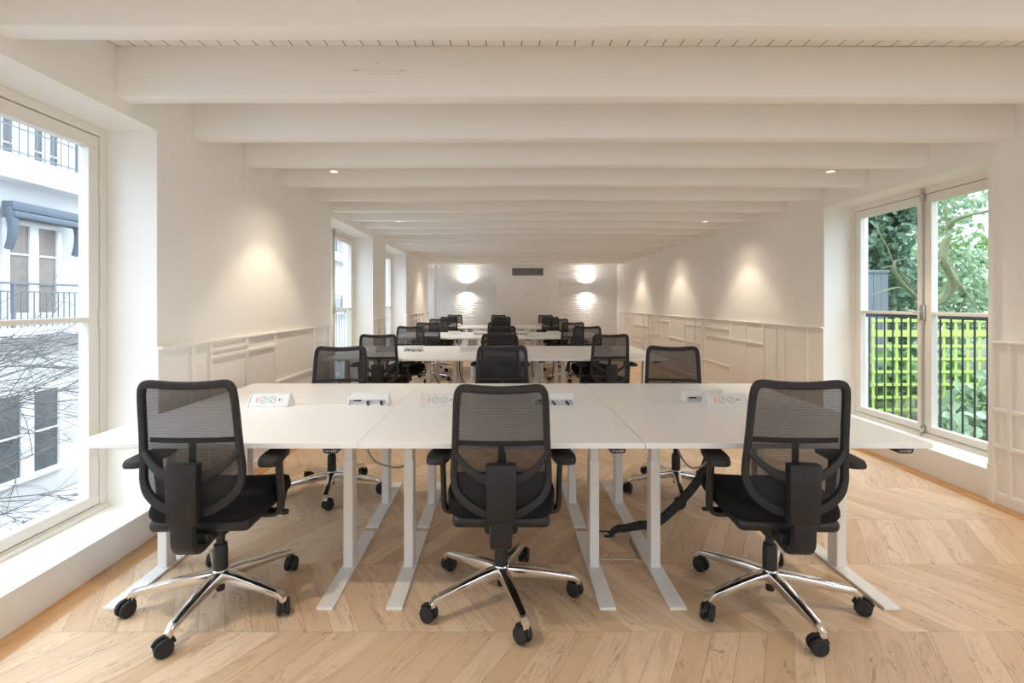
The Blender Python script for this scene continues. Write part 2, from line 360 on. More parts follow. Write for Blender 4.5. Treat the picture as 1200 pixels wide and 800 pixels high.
# ------------------------------------------------------------------ french windows
def french_window(name, side, ya, yb, z0, z1, depth, bar=1.262, leaves=2, hardware=True):
    """side -1: left wall, +1: right wall; depth: how far behind the wall face the frame sits"""
    s = side; xw = XL if s < 0 else XR; xf = xw + s * depth
    root = tag(empty(name, (xf, (ya + yb) / 2, z0)), kind='structure')
    C = Vector((xf, (ya + yb) / 2, z0))
    def P(mb_, d0, d1, y0, y1, za, zb, r=.004):
        xs = sorted((s * d0, s * d1)); return box(mb_, (xs[0], y0 - C.y, za - C.z), (xs[1], y1 - C.y, zb - C.z), r, 2)
    fw, fb, rb = .052, .030, .058
    f = B()
    P(f, 0, .085, ya, yb, z1 - fw, z1); P(f, 0, .085, ya, yb, z0, z0 + fb)
    P(f, .0, .085, ya, ya + fw, z0 + fb, z1 - fw); P(f, 0, .085, yb - fw, yb, z0 + fb, z1 - fw)
    P(f, -.022, .0, ya, yb, z0, z0 + .02)                         # low bead on the sill
    obj('window_frame', f, M['cream'], root)
    gk = B()
    i0, i1, k0, k1 = ya + fw, yb - fw, z0 + fb, z1 - fw
    P(gk, .02, .06, i0, i1, k0, k0 + .005, 0); P(gk, .02, .06, i0, i1, k1 - .005, k1, 0); P(gk, .02, .06, i0, i0 + .005, k0, k1, 0); P(gk, .02, .06, i1 - .005, i1, k0, k1, 0)
    obj('gap_shade_strip', gk, M['dark'], root, False)  # dark strip standing in for the shaded gap around the sashes
    i0 += .005; i1 -= .005; k0 += .005; k1 -= .005
    mid = (i0 + i1) / 2; spans = [(i0, mid - .002), (mid + .002, i1)] if leaves == 2 else [(i0, i1)]
    sw = .072
    for a, b2 in spans:
        q = B()
        P(q, .004, .062, a, b2, k1 - sw, k1); P(q, .004, .062, a, b2, k0, k0 + rb); P(q, .004, .062, a, a + sw, k0 + rb, k1 - sw); P(q, .004, .062, b2 - sw, b2, k0 + rb, k1 - sw)
        P(q, .012, .056, a + sw, b2 - sw, bar - .014, bar + .014)
        so = obj('sash', q, M['cream'], root)
        for za, zb in ((k0 + rb, bar - .014), (bar + .014, k1 - sw)):
            g = B(); P(g, .030, .034, a + sw - .005, b2 - sw + .005, za - .005, zb + .005, 0); obj('pane', g, M['glass'], so, False)
    for y in (ya + fw, yb - fw):
        for z in (z0 + .35, bar, z1 - .35):
            hg = B(); P(hg, -.008, .004, y - .012, y + .012, z - .055, z + .055, .004); obj('hinge', hg, M['cream'], root)
    if hardware:
        r = B(); c_ = Matrix.Translation((-s * .012, mid - C.y, 0))
        lathe(r, [(.0065, k0 - C.z + .03), (.0065, k1 - C.z - .02)], 10, c_)
        P(r, -.02, .004, mid - .018, mid + .018, k1 - .05, k1 + .01, .004); P(r, -.024, .0, mid - .018, mid + .018, k1 + .012, k1 + .045, .004)
        P(r, -.02, .004, mid - .018, mid + .018, k0 + .0, k0 + .05, .004); P(r, -.024, .0, mid - .016, mid + .016, k0 - .05, k0 - .012, .004)
        P(r, -.022, .004, mid - .022, mid + .022, bar - .06, bar + .075, .005)
        bo = obj('espagnolette_bolt', r, M['steel'], root)
        h_ = B(); sweep(h_, [(-s * .02, mid - C.y, bar - C.z + .012), (-s * .05, mid - C.y, bar - C.z + .012), (-s * .056, mid - C.y + .03, bar - C.z + .014), (-s * .055, mid - C.y + .10, bar - C.z + .03)], circ(.007, 8), (0, 0, 1))
        obj('handle', h_, M['steel'], bo)
    return root
for i, (a, b2) in enumerate(LEFT_OPEN[1:] + LEFT_OPEN[:1]): french_window(f'window_{i + 1}', -1, a, b2, ZS, ZT, .29, hardware=True)  # the last one is unseen, added behind the viewpoint for daylight
french_window('window_6', 1, 3.51, 5.35, .205, 2.345, .285)
french_window('window_7', 1, -1.0, .9, .205, 2.345, .285)  # unseen window, added to let in more daylight

for i, (a, b2) in enumerate(ADDED_FRONT_OPEN):
    o = french_window(f'window_{8 + i}', -1, -b2, -a, ZS, ZT, .2); o.location = ((a + b2) / 2, YF - .2, ZS); o.rotation_euler = (0, 0, pi / 2)  # both front windows are unseen additions that bring in daylight
# balcony railings just outside the windows
def railing(x, ya, yb, z0, z1, m, label, n, name='balcony_railing'):
    root = tag(empty(name, (x, (ya + yb) / 2, z0)), label, 'railing')
    c = (ya + yb) / 2; b_ = box(B(), (-.022, ya - c, z1 - z0 - .03), (.022, yb - c, z1 - z0), .004); obj('top_rail', b_, m, root)
    b_ = box(B(), (-.02, ya - c, 0), (.02, yb - c, .022), .003); obj('bottom_rail', b_, m, root)
    pr = None
    for i in range(n):
        y = ya - c + (yb - ya) * (i + .5) / n
        if pr is None:
            bb = B(); lathe(bb, [(.0075, .02), (.0075, z1 - z0 - .028)], 8); pr = o = obj('baluster', bb, m, root)
        else: o = pr.copy(); COL.objects.link(o)
        o.location = (0, y, 0)
    for y in (ya - c, yb - c):
        for z in (.012, z1 - z0 - .016):
            bb = B(); lathe(bb, [(.0, -.012), (.022, -.012), (.022, .012), (0, .012)], 12, Matrix.Translation((0, y - math.copysign(.012, y), z)) @ Matrix.Rotation(pi / 2, 4, 'X')); obj('bracket', bb, m, root)
    return root
railing(XR + .43, 3.513, 5.347, .235, 1.245, M['iron'], 'dark iron railing outside the window onto the green garden', 17)
for (a, b2), w in zip(LEFT_OPEN[2:], ('nearest of three white railings, outside the window behind the second desk row', 'middle of three white railings, outside the left window by the third desk row', 'farthest white railing, outside the left window next to the back wall')):
    railing(XL - .43, a + .003, b2 - .003, .225, 1.245, M['railwhite'], w, 16)

# ------------------------------------------------------------------ office chair
def yback(z): return -.305 + .052 * max(0, min(1, (1.02 - z) / .38)) ** .8 - .02 * max(0, (.62 - z) / .14)
half = [(.0, .472), (.07, .480), (.135, .512), (.180, .552), (.201, .60), (.2035, .65), (.199, .72), (.195, .80), (.191, .90), (.187, .962), (.178, .993), (.155, 1.006), (.08, 1.0), (.0, .997)]
def frame_loop(k=5):
    pts = [(x, 0, z) for x, z in half] + [(-x, 0, z) for x, z in half[-2:0:-1]]
    return cr([(x, yback(z), z) for x, _, z in pts], k, True)
def make_chair():
    root = empty('office_chair')
    # upholstered seat
    b_ = B(); NX, NR = 28, 8
    rings = []
    for (s, z) in ((.86, .437), (.97, .440), (1.0, .455), (1.0, .478), (.965, .496), (.86, .506), (.55, .509)):
        ring = []
        for i in range(NX):
            a = 2 * pi * i / NX; c, d = cos(a), sin(a)
            e = .42; x = .25 * s * math.copysign(abs(c) ** e, c); y = .245 * s * math.copysign(abs(d) ** e, d)
            zz = z - (.030 * max(0, (y - .12) / .12) ** 2) + .012 * (x / .24) ** 2 * (z > .49)
            ring.append(b_.verts.new((x * (1 - .05 * (y < -.1)), y + .035, zz)))
        rings.append(ring)
    for p, q in zip(rings, rings[1:]):
        for i in range(NX): b_.faces.new((p[i], p[(i + 1) % NX], q[(i + 1) % NX], q[i]))
    b_.faces.new(rings[0][::-1]); b_.faces.new(rings[-1])
    seat = obj('seat', b_, M['seat'], root)
    b_ = box(B(), (-.212, -.185, .388), (.212, .235, .446), .026, 3); obj('seat_shell', b_, M['black'], seat)
    # tilt mechanism and levers
    b_ = box(B(), (-.075, -.13, .335), (.075, .12, .412), .02, 3); box(b_, (-.05, -.20, .345), (.05, -.10, .395), .012)
    mech = obj('tilt_mechanism', b_, M['black'], root)
    b_ = B(); tube(b_, [(.07, .07, .375), (.17, .07, .378), (.235, .075, .372)], .006, 8); lathe(b_, [(0, 0), (.012, .004), (.014, .03), (.012, .05), (0, .054)], 10, Matrix.Translation((.225, .075, .372)) @ Matrix.Rotation(pi / 2, 4, 'Y'))
    tube(b_, [(-.07, .09, .375), (-.235, .10, .374)], .006, 8); box(b_, (-.27, .085, .366), (-.21, .115, .378), .004)
    obj('lever', b_, M['black'], mech)
    # back frame
    b_ = B(); loop = frame_loop(); sc = []
    for p in loop:
        w = 1.0 + .28 * max(0, min(1, (.60 - p.z) / .08)) + .15 * max(0, min(1, (p.z - .97) / .03)); sc.append((w, 1.0))
    sweep(b_, loop, rrect(.029, .026, .007), (0, 1, 0), True, sc)
    bk = obj('back_frame', b_, M['plastic'], root)
    # mesh panel
    b_ = B(); rows = []
    zs = [.49 + (.992 - .49) * i / 26 for i in range(27)]
    hl = sorted([(z, x) for x, z in half[1:12]])
    def hw(z):
        for (za, xa), (zb, xb) in zip(hl, hl[1:]):
            if za <= z <= zb: return xa + (xb - xa) * (z - za) / (zb - za)
        return hl[0][1]
    for z in zs:
        w = hw(z) - .006; rows.append([b_.verts.new((w * u, yback(z) + .004 - .012 * (1 - u * u) * sin(pi * (z - .49) / .51), z)) for u in [-1 + 2 * j / 12 for j in range(13)]])
    for p, q in zip(rows, rows[1:]):
        for i in range(12): b_.faces.new((p[i], p[i + 1], q[i + 1], q[i]))
    obj('mesh_panel', b_, M['mesh'], bk)
    # lumbar support
    b_ = B(); sweep(b_, [(x, yback(.765) + .012 + .018 * (x / .19) ** 2, .765) for x in [-.186 + .372 * i / 12 for i in range(13)]], rrect(.022, .008, .003), (0, 1, 0))
    box(b_, (-.013, yback(.72) - .004, .66), (.013, yback(.72) + .012, .765), .004)
    obj('lumbar_support', b_, M['black'], bk)
    # curved braces and spine
    for s in (-1, 1):
        b_ = B(); sweep(b_, cr([(s * .197, yback(.73) - .004, .733), (s * .165, yback(.69) - .022, .690), (s * .11, -.298, .648), (s * .05, -.305, .626)], 6), rrect(.036, .014, .005), (0, 1, 0), scale=[(.55 + .65 * i / 18, 1) for i in range(19)])
        obj('back_brace', b_, M['plastic'], bk)
    b_ = box(B(), (-.059, -.342, .458), (.059, -.292, .702), .007, 2)
    for v in b_.verts: v.co.y += (v.co.z - .458) * -.03; v.co.x *= 1 + .05 * (v.co.z - .458) / .25
    sp = obj('spine_cover', b_, M['plate'], root)
    b_ = B()
    for i, w in enumerate((.006, .004, .006, .005, .006)): box(b_, (-.022 + i * .010, -.3432, .4705), (-.022 + i * .010 + w, -.3418, .4755), 0)
    obj('logo_mark', b_, M['plastic'], sp, False)
    b_ = B(); sweep(b_, cr([(0, -.318, .50), (0, -.318, .43), (0, -.312, .385), (0, -.285, .354), (0, -.235, .345), (0, -.12, .362)], 6), rrect(.092, .036, .010), (0, 1, .35))
    stem_ = obj('spine_stem', b_, M['plate'], root)
    # armrests
    for s in (-1, 1):
        b_ = B(); sweep(b_, cr([(s * .10, .02, .402), (s * .20, .02, .392), (s * .252, .018, .398), (s * .267, .012, .43), (s * .268, .0, .53), (s * .270, -.02, .655)], 6), rrect(.022, .052, .007), (0, 1, .12), scale=[(1, 1.25 - .35 * i / 30) for i in range(31)])
        box(b_, (s * .27 - .024, -.075, .650), (s * .27 + .024, .05, .668), .006)
        ar = obj('armrest', b_, M['black'], root)
        b_ = B(); rings = []
        for sc_, z in ((.86, .664), (1, .668), (1.02, .680), (.97, .692), (.80, .697)):
            ring = []
            for i in range(26):
                a = 2 * pi * i / 26; c, d = cos(a), sin(a); y = .128 * sc_ * math.copysign(abs(d) ** .6, d); x = .047 * sc_ * math.copysign(abs(c) ** .6, c) * (1 - .16 * (y / .128))
                ring.append(b_.verts.new((s * .27 + x - s * .012 * (y / .128), y - .055, z - .006 * (y / .128) ** 2)))
            rings.append(ring)
        for p, q in zip(rings, rings[1:]):
            for i in range(26): b_.faces.new((p[i], p[(i + 1) % 26], q[(i + 1) % 26], q[i]))
        b_.faces.new(rings[0][::-1]); b_.faces.new(rings[-1]); obj('arm_pad', b_, M['rubber'], ar)
    bk.location.y = sp.location.y = .035; bk.scale.x = .98; stem_.location.y = .03
    # gas column
    b_ = B(); lathe(b_, [(0, .048), (.017, .05), (.019, .056), (.019, .11)], 16); lathe(b_, [(.031, .14), (.031, .235), (.028, .262), (.019, .265), (.019, .35)], 18)
    obj('gas_column', b_, M['black'], root)
    # five star base
    b_ = B(); lathe(b_, [(.026, .088), (.034, .090), (.040, .105), (.038, .138), (.032, .148), (.0, .148)], 20)
    base = obj('star_base', b_, M['chrome'], root)
    leg = cas = None
    for i in range(5):
        a = 2 * pi * i / 5
        if leg is None:
            b_ = B(); sweep(b_, [(.02, 0, .120), (.10, 0, .116), (.22, 0, .105), (.318, 0, .094), (.340, 0, .090), (.353, 0, .078), (.354, 0, .064)], rrect(.052, .046, .009), (0, 0, 1), scale=[(.95, 1.0), (.92, .98), (.78, .76), (.64, .56), (.60, .52), (.55, .52), (.50, .5)])
            leg = obj('base_leg', b_, M['chrome'], base)
            b_ = B()
            for sx in (-1, 1):
                lathe(b_, [(0, -.010), (.022, -.010), (.0325, -.008), (.0345, -.002), (.0345, .005), (.031, .0095), (.0, .0115)], 22, Matrix.Translation((-.017, sx * .0165, .0345)) @ Matrix.Rotation(-sx * pi / 2, 4, 'X'))
            box(b_, (-.038, -.0055, .02), (.008, .0055, .060), .004); lathe(b_, [(.0095, .05), (.0095, .072)], 10)
            sweep(b_, [(-.017 + .038 * cos(t), 0, .0345 + .038 * sin(t)) for t in [R(8 + 150 * q / 10) for q in range(11)]], rrect(.011, .004, .001, 2), (0, 1, 0), scale=[(1.1, 3.2)] * 11)
            cas = obj('caster', b_, M['rubber'], base); l2, c2 = leg, cas
        else:
            l2 = leg.copy(); COL.objects.link(l2); c2 = cas.copy(); COL.objects.link(c2)
        l2.rotation_euler = (0, 0, a); c2.location = (.354 * cos(a), .354 * sin(a), 0); c2.rotation_euler = (0, 0, random.uniform(0, 2 * pi))
    return root
ROWY = [2.229, 5.55, 8.82, 12.10]; SH = [-.01, -.09, -.09, -.06]; DD = .82
NAMES = ['nearest', 'second', 'third', 'farthest']; COLN = ['left', 'middle', 'right']
near = [[(-1.29, 2.335, 2, -91), (-.01, 2.375, 0, -74), (1.215, 2.335, -3, -87)],
        [(-1.33, 5.69, 0, -60), (-.03, 5.75, -2, -80), (1.13, 5.72, 3, -70)],
        [(-1.30, 8.96, 4, -90), (-.07, 8.97, 0, -70), (1.13, 8.96, 12, -90)],
        [(-1.28, 12.25, 0, -90), (-.05, 12.27, 5, -66), (1.12, 12.25, -4, 0)]]
far = [[(-1.237, 3.69, 184, 210), (-.01, 3.73, 180, 95), (1.25, 3.71, 167, 186)],
       [(-1.32, 7.015, 180, 90), (-.03, 7.015, 178, 100), (1.17, 7.015, 176, 90)],
       [(-1.31, 10.29, 184, 90), (-.06, 10.285, 180, 90), (1.10, 10.30, 172, 0)],
       [(-1.31, 13.565, 180, 85), (-.13, 13.565, 180, 70), (1.16, 13.57, 185, 90)]]
chair0 = make_chair(); first = True
for r in range(4):
    for sd, rows_ in (('near', near), ('far', far)):
        for c in range(3):
            x, y, yaw, ba = rows_[r][c]
            o = chair0 if first else copy_tree(chair0); first = False
            o.location = (x, y, 0); o.rotation_euler = (0, 0, R(yaw))
            tag(o, f'black mesh-back swivel chair at the {COLN[c]} desk, {sd} side of the {NAMES[r]} row', 'chair', 'mesh-back office chairs along the desk rows')
            for ch in o.children:
                up = r == 0 and sd == 'near' and c != 1              # two backrests are set a notch higher
                if ch.name.startswith('back_frame'): ch.location.z = .024 if up else 0
                if ch.name.startswith('spine_cover'): ch.location.z = .014 if up else 0
                if ch.name.startswith('star_base'):
                    ch.rotation_euler = (0, 0, R(ba - yaw))
                    for cc in ch.children:
                        if cc.name.startswith('caster'): cc.rotation_euler = (0, 0, random.uniform(0, 2 * pi))

# ------------------------------------------------------------------ sit-stand desks
DW = 1.2515
def digits_mesh(bm, txt, size, mat):
    cu = bpy.data.curves.new('t', 'FONT'); cu.body = txt; cu.size = size; cu.align_x = 'CENTER'; cu.align_y = 'CENTER'
    to = bpy.data.objects.new('t', cu); COL.objects.link(to); dg = bpy.context.evaluated_depsgraph_get(); dg.update()
    me = bpy.data.meshes.new_from_object(to.evaluated_get(dg)); me.transform(mat); bm.from_mesh(me)
    bpy.data.objects.remove(to); bpy.data.curves.remove(cu); bpy.data.meshes.remove(me)
def make_desk():
    root = empty('sit_stand_desk'); w, d = DW / 2, DD / 2
    obj('tabletop', box(B(), (-w, -d, .722), (w, d, .747), .0025, 2), M['desk'], root)
    b_ = box(B(), (-.52, -.045, .694), (.52, -.015, .722), .003); box(b_, (-.52, .015, .694), (.52, .045, .722), .003)
    for s in (-1, 1): box(b_, (s * .472 - .02, -.30, .700), (s * .472 + .02, .30, .722), .003)
    obj('desk_frame', b_, M['leg'], root)
    for s in (-1, 1):
        b_ = box(B(), (s * .472 - .0245, -.04, .012), (s * .472 + .0245, .04, .56), .006, 2); box(b_, (s * .472 - .021, -.036, .55), (s * .472 + .021, .036, .722), .005, 2)
        lg = obj('leg', b_, M['leg'], root)
        b_ = box(B(), (s * .472 - .037, -d + .03, .0), (s * .472 + .037, d - .03, .017), .003)
        for v in b_.verts:
            if abs(v.co.y) > d - .05 and v.co.z > .01: v.co.z -= .004
        obj('foot', b_, M['leg'], lg)
    b_ = B(); X0 = w - .118
    pr = [(-.036, .722), (.036, .722), (.034, .706), (.026, .700), (-.024, .700), (-.031, .705)]
    vs = [[b_.verts.new((X0 + x, y, z)) for x, z in pr] for y in (-d + .004, -d + .06)]
    for i in range(6): b_.faces.new((vs[0][i], vs[0][(i + 1) % 6], vs[1][(i + 1) % 6], vs[1][i]))
    b_.faces.new(vs[0][::-1]); b_.faces.new(vs[1]); ct = obj('height_controller', b_, M['dark'], root, False)
    b_ = B(); T = Matrix.Translation((X0 + .014, -d + .0032, .7108)) @ Matrix.Rotation(pi / 2, 4, 'X'); digits_mesh(b_, '103', .017, T)
    for i in range(3): box(b_, (X0 - .024 + i * .009, -d + .0030, .709), (X0 - .020 + i * .009, -d + .0042, .713), 0)
    obj('display', b_, M['digits'], ct, False)
    return root
desk0 = make_desk(); first = True
for r in range(4):
    for sd in (0, 1):
        for c in range(3):
            o = desk0 if first else copy_tree(desk0); first = False
            o.location = (SH[r] + (c - 1) * 1.2555 + (.0034 if c == 0 else 0), ROWY[r] + DD / 2 + sd * (DD + .0015), 0); o.rotation_euler = (0, 0, pi * sd)
            side = 'near' if sd == 0 else 'far'
            tag(o, f'white sit-stand desk, {COLN[c]} of three on the {side} side of the {NAMES[r]} row', 'desk', 'white sit-stand desks in four rows')

# ------------------------------------------------------------------ power boxes on the desk tops
def make_power_box():
    """open cable side at +y, socket side at -y; origin under the middle, standing on the desk"""
    root = empty('power_box'); hw = .118
    pr = [(-.052, .0), (-.054, .010), (-.012, .066), (.0, .071), (.014, .068), (.039, .034), (.036, .033), (.020, .033), (.020, .006), (.052, .006), (.052, .0)]
    b_ = B(); rings = [[b_.verts.new((x, y, z)) for y, z in pr] for x in (-hw + .006, hw - .006)]
    for i in range(len(pr)): b_.faces.new((rings[0][i], rings[0][(i + 1) % len(pr)], rings[1][(i + 1) % len(pr)], rings[1][i]))
    obj('housing', b_, M['boxwhite'], root, False)
    for s in (-1, 1):
        b_ = B(); e = [(-.057, 0), (-.058, .012), (-.030, .052), (-.012, .070), (.0, .074), (.014, .071), (.032, .050), (.054, .014), (.055, 0)]
        rings = [[b_.verts.new((x, y, z)) for y, z in e] for x in (s * (hw - .007), s * hw)]
        for i in range(len(e)): b_.faces.new((rings[0][i], rings[0][(i + 1) % len(e)], rings[1][(i + 1) % len(e)], rings[1][i]))
        b_.faces.new(rings[0][::-1]); b_.faces.new(rings[1]); obj('end_cap', b_, M['boxwhite'], root, False)
    n = Vector((0, -.056, .042)).normalized(); mid = Vector((0, -.033, .038))
    T = Matrix.Translation(mid) @ n.to_track_quat('Z', 'Y').to_matrix().to_4x4()
    for i, x in enumerate((-.030, .022)):
        b_ = B(); lathe(b_, [(.0215, -.002), (.0215, .0015), (.0185, .0015), (.0175, -.006), (0, -.006)], 24, T @ Matrix.Translation((x, 0, 0))); so = obj('socket', b_, M['grey'], root)
        b_ = B()
        for dx in (-.008, .008): lathe(b_, [(.0032, -.006), (.0032, .001), (0, .001)], 8, T @ Matrix.Translation((x + dx * .7, dx * .7, 0)))
        obj('pin_hole', b_, M['dark'], so)
    b_ = box(B(), (-.077, -.015, -.002), (-.062, .015, .003), .0015, 2, T); obj('rocker_switch', b_, M['switch'], root)
    b_ = box(B(), (.060, -.005, -.002), (.066, .009, .0012), 0, 1, T); box(b_, (.074, -.002, -.002), (.078, .004, .0012), 0, 1, T); obj('usb_port', b_, M['dark'], root)
    b_ = box(B(), (.045, .021, .020), (.090, .0235, .029), 0); obj('data_port', b_, M['dark'], root, False)
    for x in (-.075, .005):
        b_ = B(); tube(b_, cr([(x, .021, .018), (x, .036, .019), (x - .006, .050, .013), (x - .011, .058, .008)], 4), .0065, 8); obj('plug', b_, M['black'], root)
    return root
pb0 = make_power_box(); first = True
boxes = [[(-1.38, 0), (-.37, 0), (1.315, 0), (-.805, 1), (.30, 1), (1.235, 1)],
         [(-1.46, 0), (-.42, 0), (1.215, 0), (-1.12, 1), (.16, 1)],
         [(-.92, 0), (-.45, 1), (.33, 1), (.93, 0)],
         [(-1.2, 1), (.05, 1), (.92, 0)]]
for r in range(4):
    for x, sd in boxes[r]:
        o = pb0 if first else copy_tree(pb0); first = False
        yy_ = ROWY[r] + DD + (-.005 if sd == 0 else .035); rz = 0 if sd == 0 else pi
        if abs(x - 1.235) < .001: yy_ += .095
        if abs(x - 1.315) < .001: yy_ += .0
        o.location = (x, yy_, .747); o.rotation_euler = (0, 0, rz)
        c = min(2, max(0, int((x + 1.89) / 1.256)))
        tag(o, f'white power box on the {NAMES[r]} row\'s {COLN[c]} desk, ' + ('sockets facing the near chairs' if sd == 0 else 'cable side facing the near chairs'), 'power box', 'power boxes along the desk middles')

# ------------------------------------------------------------------ floor box, cable sleeve, cables
b_ = B(); fx0, fx1, fy0, fy1 = .50, .725, 2.70, 3.00
root = tag(empty('floor_box', ((fx0 + fx1) / 2, (fy0 + fy1) / 2, 0)), 'square steel-rimmed floor box with a wood lid under the nearest desk row', 'floor box')
w, d = (fx1 - fx0) / 2, (fy1 - fy0) / 2
for lo, hi in (((-w, -d, .0005), (w, -d + .012, .004)), ((-w, d - .012, .0005), (w, d, .004)), ((-w, -d, .0005), (-w + .012, d, .004)), ((w - .012, -d, .0005), (w, d, .004))): box(b_, lo, hi, .001)
obj('rim', b_, M['steel'], root)
b_ = box(B(), (-w + .014, -d + .014, .0005), (w - .014, d - .014, .003), .001); ld = obj('lid', b_, M['floor'], root)
b_ = box(B(), (-.03, d - .045, .003), (.03, d - .02, .0065), .002); obj('cable_flap', b_, M['dark'], root)
k = N('braided_sleeve'); o_ = k.obj(); vo = k.n('ShaderNodeTexVoronoi'); k.put(vo.inputs['Vector'], o_); vo.inputs['Scale'].default_value = 90
M['sleeve'] = k.done(k.bsdf(k.mix(k.ramp(vo.outputs['Distance'], [(.35, 0), (.6, 1)]), (.008, .008, .009), (.03, .03, .035)), .75))
pts = [(.615, 2.968, .012), (.66, 2.972, .045), (.72, 2.975, .05), (.80, 2.985, .062), (.88, 3.0, .06), (.98, 3.03, .115), (1.09, 3.06, .205), (1.18, 3.085, .30), (1.24, 3.10, .42), (1.26, 3.11, .56), (1.26, 3.115, .69)]
P_ = cr(pts, 6); b_ = B(); sweep(b_, P_, rrect(.052, .03, .013, 4), (.3, -.7, .6), scale=[.62 + .38 * min(1, i / 22) for i in range(len(P_))])
tag(obj('cable_sleeve', b_, M['sleeve']), 'black braided cable sleeve looping from the floor box up under the desk', 'cable sleeve')
def cable(pts, r, label, m): tag(obj('power_cable', tube(B(), cr(pts, 6), r, 8), m), label, 'cable', 'loose cables under the desks')
cable([(-.83, 3.02, .70), (-.81, 3.02, .52), (-.76, 3.01, .43), (-.68, 3.0, .40), (-.60, 3.0, .395), (-.56, 3.02, .44), (-.50, 3.03, .55), (-.49, 3.03, .70)], .0055, 'grey cable sagging between the left and middle desks of the nearest row', M['cablegrey'])
cable([(.99, 2.95, .70), (.995, 2.95, .56), (1.03, 2.95, .46), (1.10, 2.96, .40), (1.2, 3.0, .45), (1.24, 3.02, .70)], .0055, 'grey cable hanging under the right desk of the nearest row', M['cablegrey'])
cable([(.50, 3.02, .70), (.51, 3.02, .55), (.55, 3.03, .49), (.60, 3.03, .54), (.64, 3.03, .70)], .003, 'thin dark cable loop under the middle desk of the nearest row', M['dark'])
cable([(.44, 3.03, .004), (.50, 3.025, .008), (.57, 3.035, .004), (.66, 3.03, .004), (.71, 3.03, .004)], .004, 'thin dark cable lying on the floor behind the floor box', M['dark'])
for x, y, r_ in ((-.87, 6.36, 1), (.35, 6.36, 1), (-.55, 6.36, 1), (.62, 9.6, 2), (-.5, 9.6, 2)):
    cable([(x, y, .70), (x + .02, y, .45), (x + .12, y + .02, .32), (x + .25, y, .42), (x + .27, y, .70)], .006, f'dark cable loop hanging under the {NAMES[r_]} row, ' + {-.87: 'left', .35: 'right of centre', -.55: 'left of centre', .62: 'right', -.5: 'left'}[x], M['dark'])

# ------------------------------------------------------------------ downlights along both sides
def spot(name, loc, rot, power, angle, blend, size=.03, col=(1, .86, .66)):
    l = bpy.data.lights.new(name, 'SPOT'); l.energy = power; l.spot_size = R(angle); l.spot_blend = blend; l.shadow_soft_size = size; l.color = col
    o = bpy.data.objects.new(name, l); COL.objects.link(o); o.location = loc; o.rotation_euler = rot; return o
SPOT_P, SPILL_P = 35, 31
DLY = [-1.06, 1.62, 4.32, 7.0, 9.72, 12.42]; dl0 = None  # first pair is unseen, added behind the viewpoint to light the room
for xs, sidew in ((-1.43, 'left'), (2.76, 'right')):
    for i, y in enumerate(DLY):
        if dl0 is None:
            dl0 = o = empty('downlight')
            b_ = B(); lathe(b_, [(.036, H_CEIL), (.036, 2.462), (.033, 2.459), (.029, 2.462), (.029, 2.475), (0, 2.475)], 24); obj('housing', b_, M['white'], o)
            b_ = B(); lathe(b_, [(0, 2.4735), (.028, 2.4735), (.028, 2.470), (0, 2.470)], 24); obj('lamp', b_, M['lamp'], o)
        else: o = copy_tree(dl0)
        o.location = (xs, y, 0)
        w_ = ['added unseen behind the viewpoint', 'beside the first beam', 'in the gap behind the fourth beam', 'over the second desk row', 'over the third desk row', 'over the farthest desk row'][i]
        tag(o, f'small white ceiling downlight on the {sidew} side, {w_}', 'ceiling light', 'downlights between the beams')
        spot('downlight_beam', (xs, y, 2.455), (0, 0, 0), SPOT_P, 96, .36)
        spot('downlight_spill', (xs, y, 2.455), (0, 0, 0), SPILL_P, 140, 1.0)

# ------------------------------------------------------------------ back wall fittings
sc0 = None
for px, w_ in ((547, 'left'), (687, 'right')):
    x = px2x(px, 15.05)
    if sc0 is None:
        sc0 = o = empty('wall_sconce'); b_ = B()
        lathe(b_, [(.026, -.10), (.030, -.105), (.034, -.10), (.034, .10), (.030, .105), (.026, .10), (.026, .09), (.026, -.09)], 20, Matrix.Translation((0, -.07, 0))); obj('body', b_, M['white'], o)
        box_ = box(B(), (-.025, -.045, -.05), (.025, -.001, .05), .004); obj('wall_bracket', box_, M['white'], o)
        b_ = B(); lathe(b_, [(0, -.088), (.025, -.088), (.025, .088), (0, .088)], 16, Matrix.Translation((0, -.07, 0))); obj('lamp', b_, M['lamp'], o)
    else: o = copy_tree(sc0)
    o.location = (x, YB - .001, 1.79)
    tag(o, f'white up-and-down wall light on the {w_} brick section of the back wall', 'wall lamp', 'wall lights on the back wall')
    for rot, z in ((pi, 1.902), (0, 1.678)):
        spot('sconce_beam', (x, YB - .07, z), (rot, 0, 0), 36, 46, 1.0, .02, (1, .90, .76)); spot('sconce_spill', (x, YB - .10, z), (rot, 0, 0), 30, 172, 1.0, .025, (1, .93, .84))
vx0, vx1 = px2x(600, 15), px2x(637, 15); vc = (vx0 + vx1) / 2
root = tag(empty('air_vent', (vc, 15.028, 2.25)), 'grey air vent grille high on the centre of the back wall', 'air vent')
w = (vx1 - vx0) / 2; b_ = B()
for lo, hi in (((-w, -.012, .09), (w, .0, .112)), ((-w, -.012, -.112), (w, 0, -.09)), ((-w, -.012, -.112), (-w + .02, 0, .112)), ((w - .02, -.012, -.112), (w, 0, .112)), ((-w * .45 - .008, -.012, -.1), (-w * .45 + .008, 0, .1)), ((0, -.012, -.1), (.016, 0, .1)), ((w * .5 - .008, -.012, -.1), (w * .5 + .008, 0, .1))): box(b_, lo, hi, .002)
obj('frame', b_, M['grille'], root)
b_ = B()
for i in range(11): box(b_, (-w + .02, -.010, -.088 + i * .0165), (w - .02, -.001, -.080 + i * .0165), 0)
obj('grille', b_, M['grille'], root, False)
obj('duct_opening', box(B(), (-w + .01, -.0025, -.1), (w - .01, -.0005, .1), 0), M['dark'], root, False)
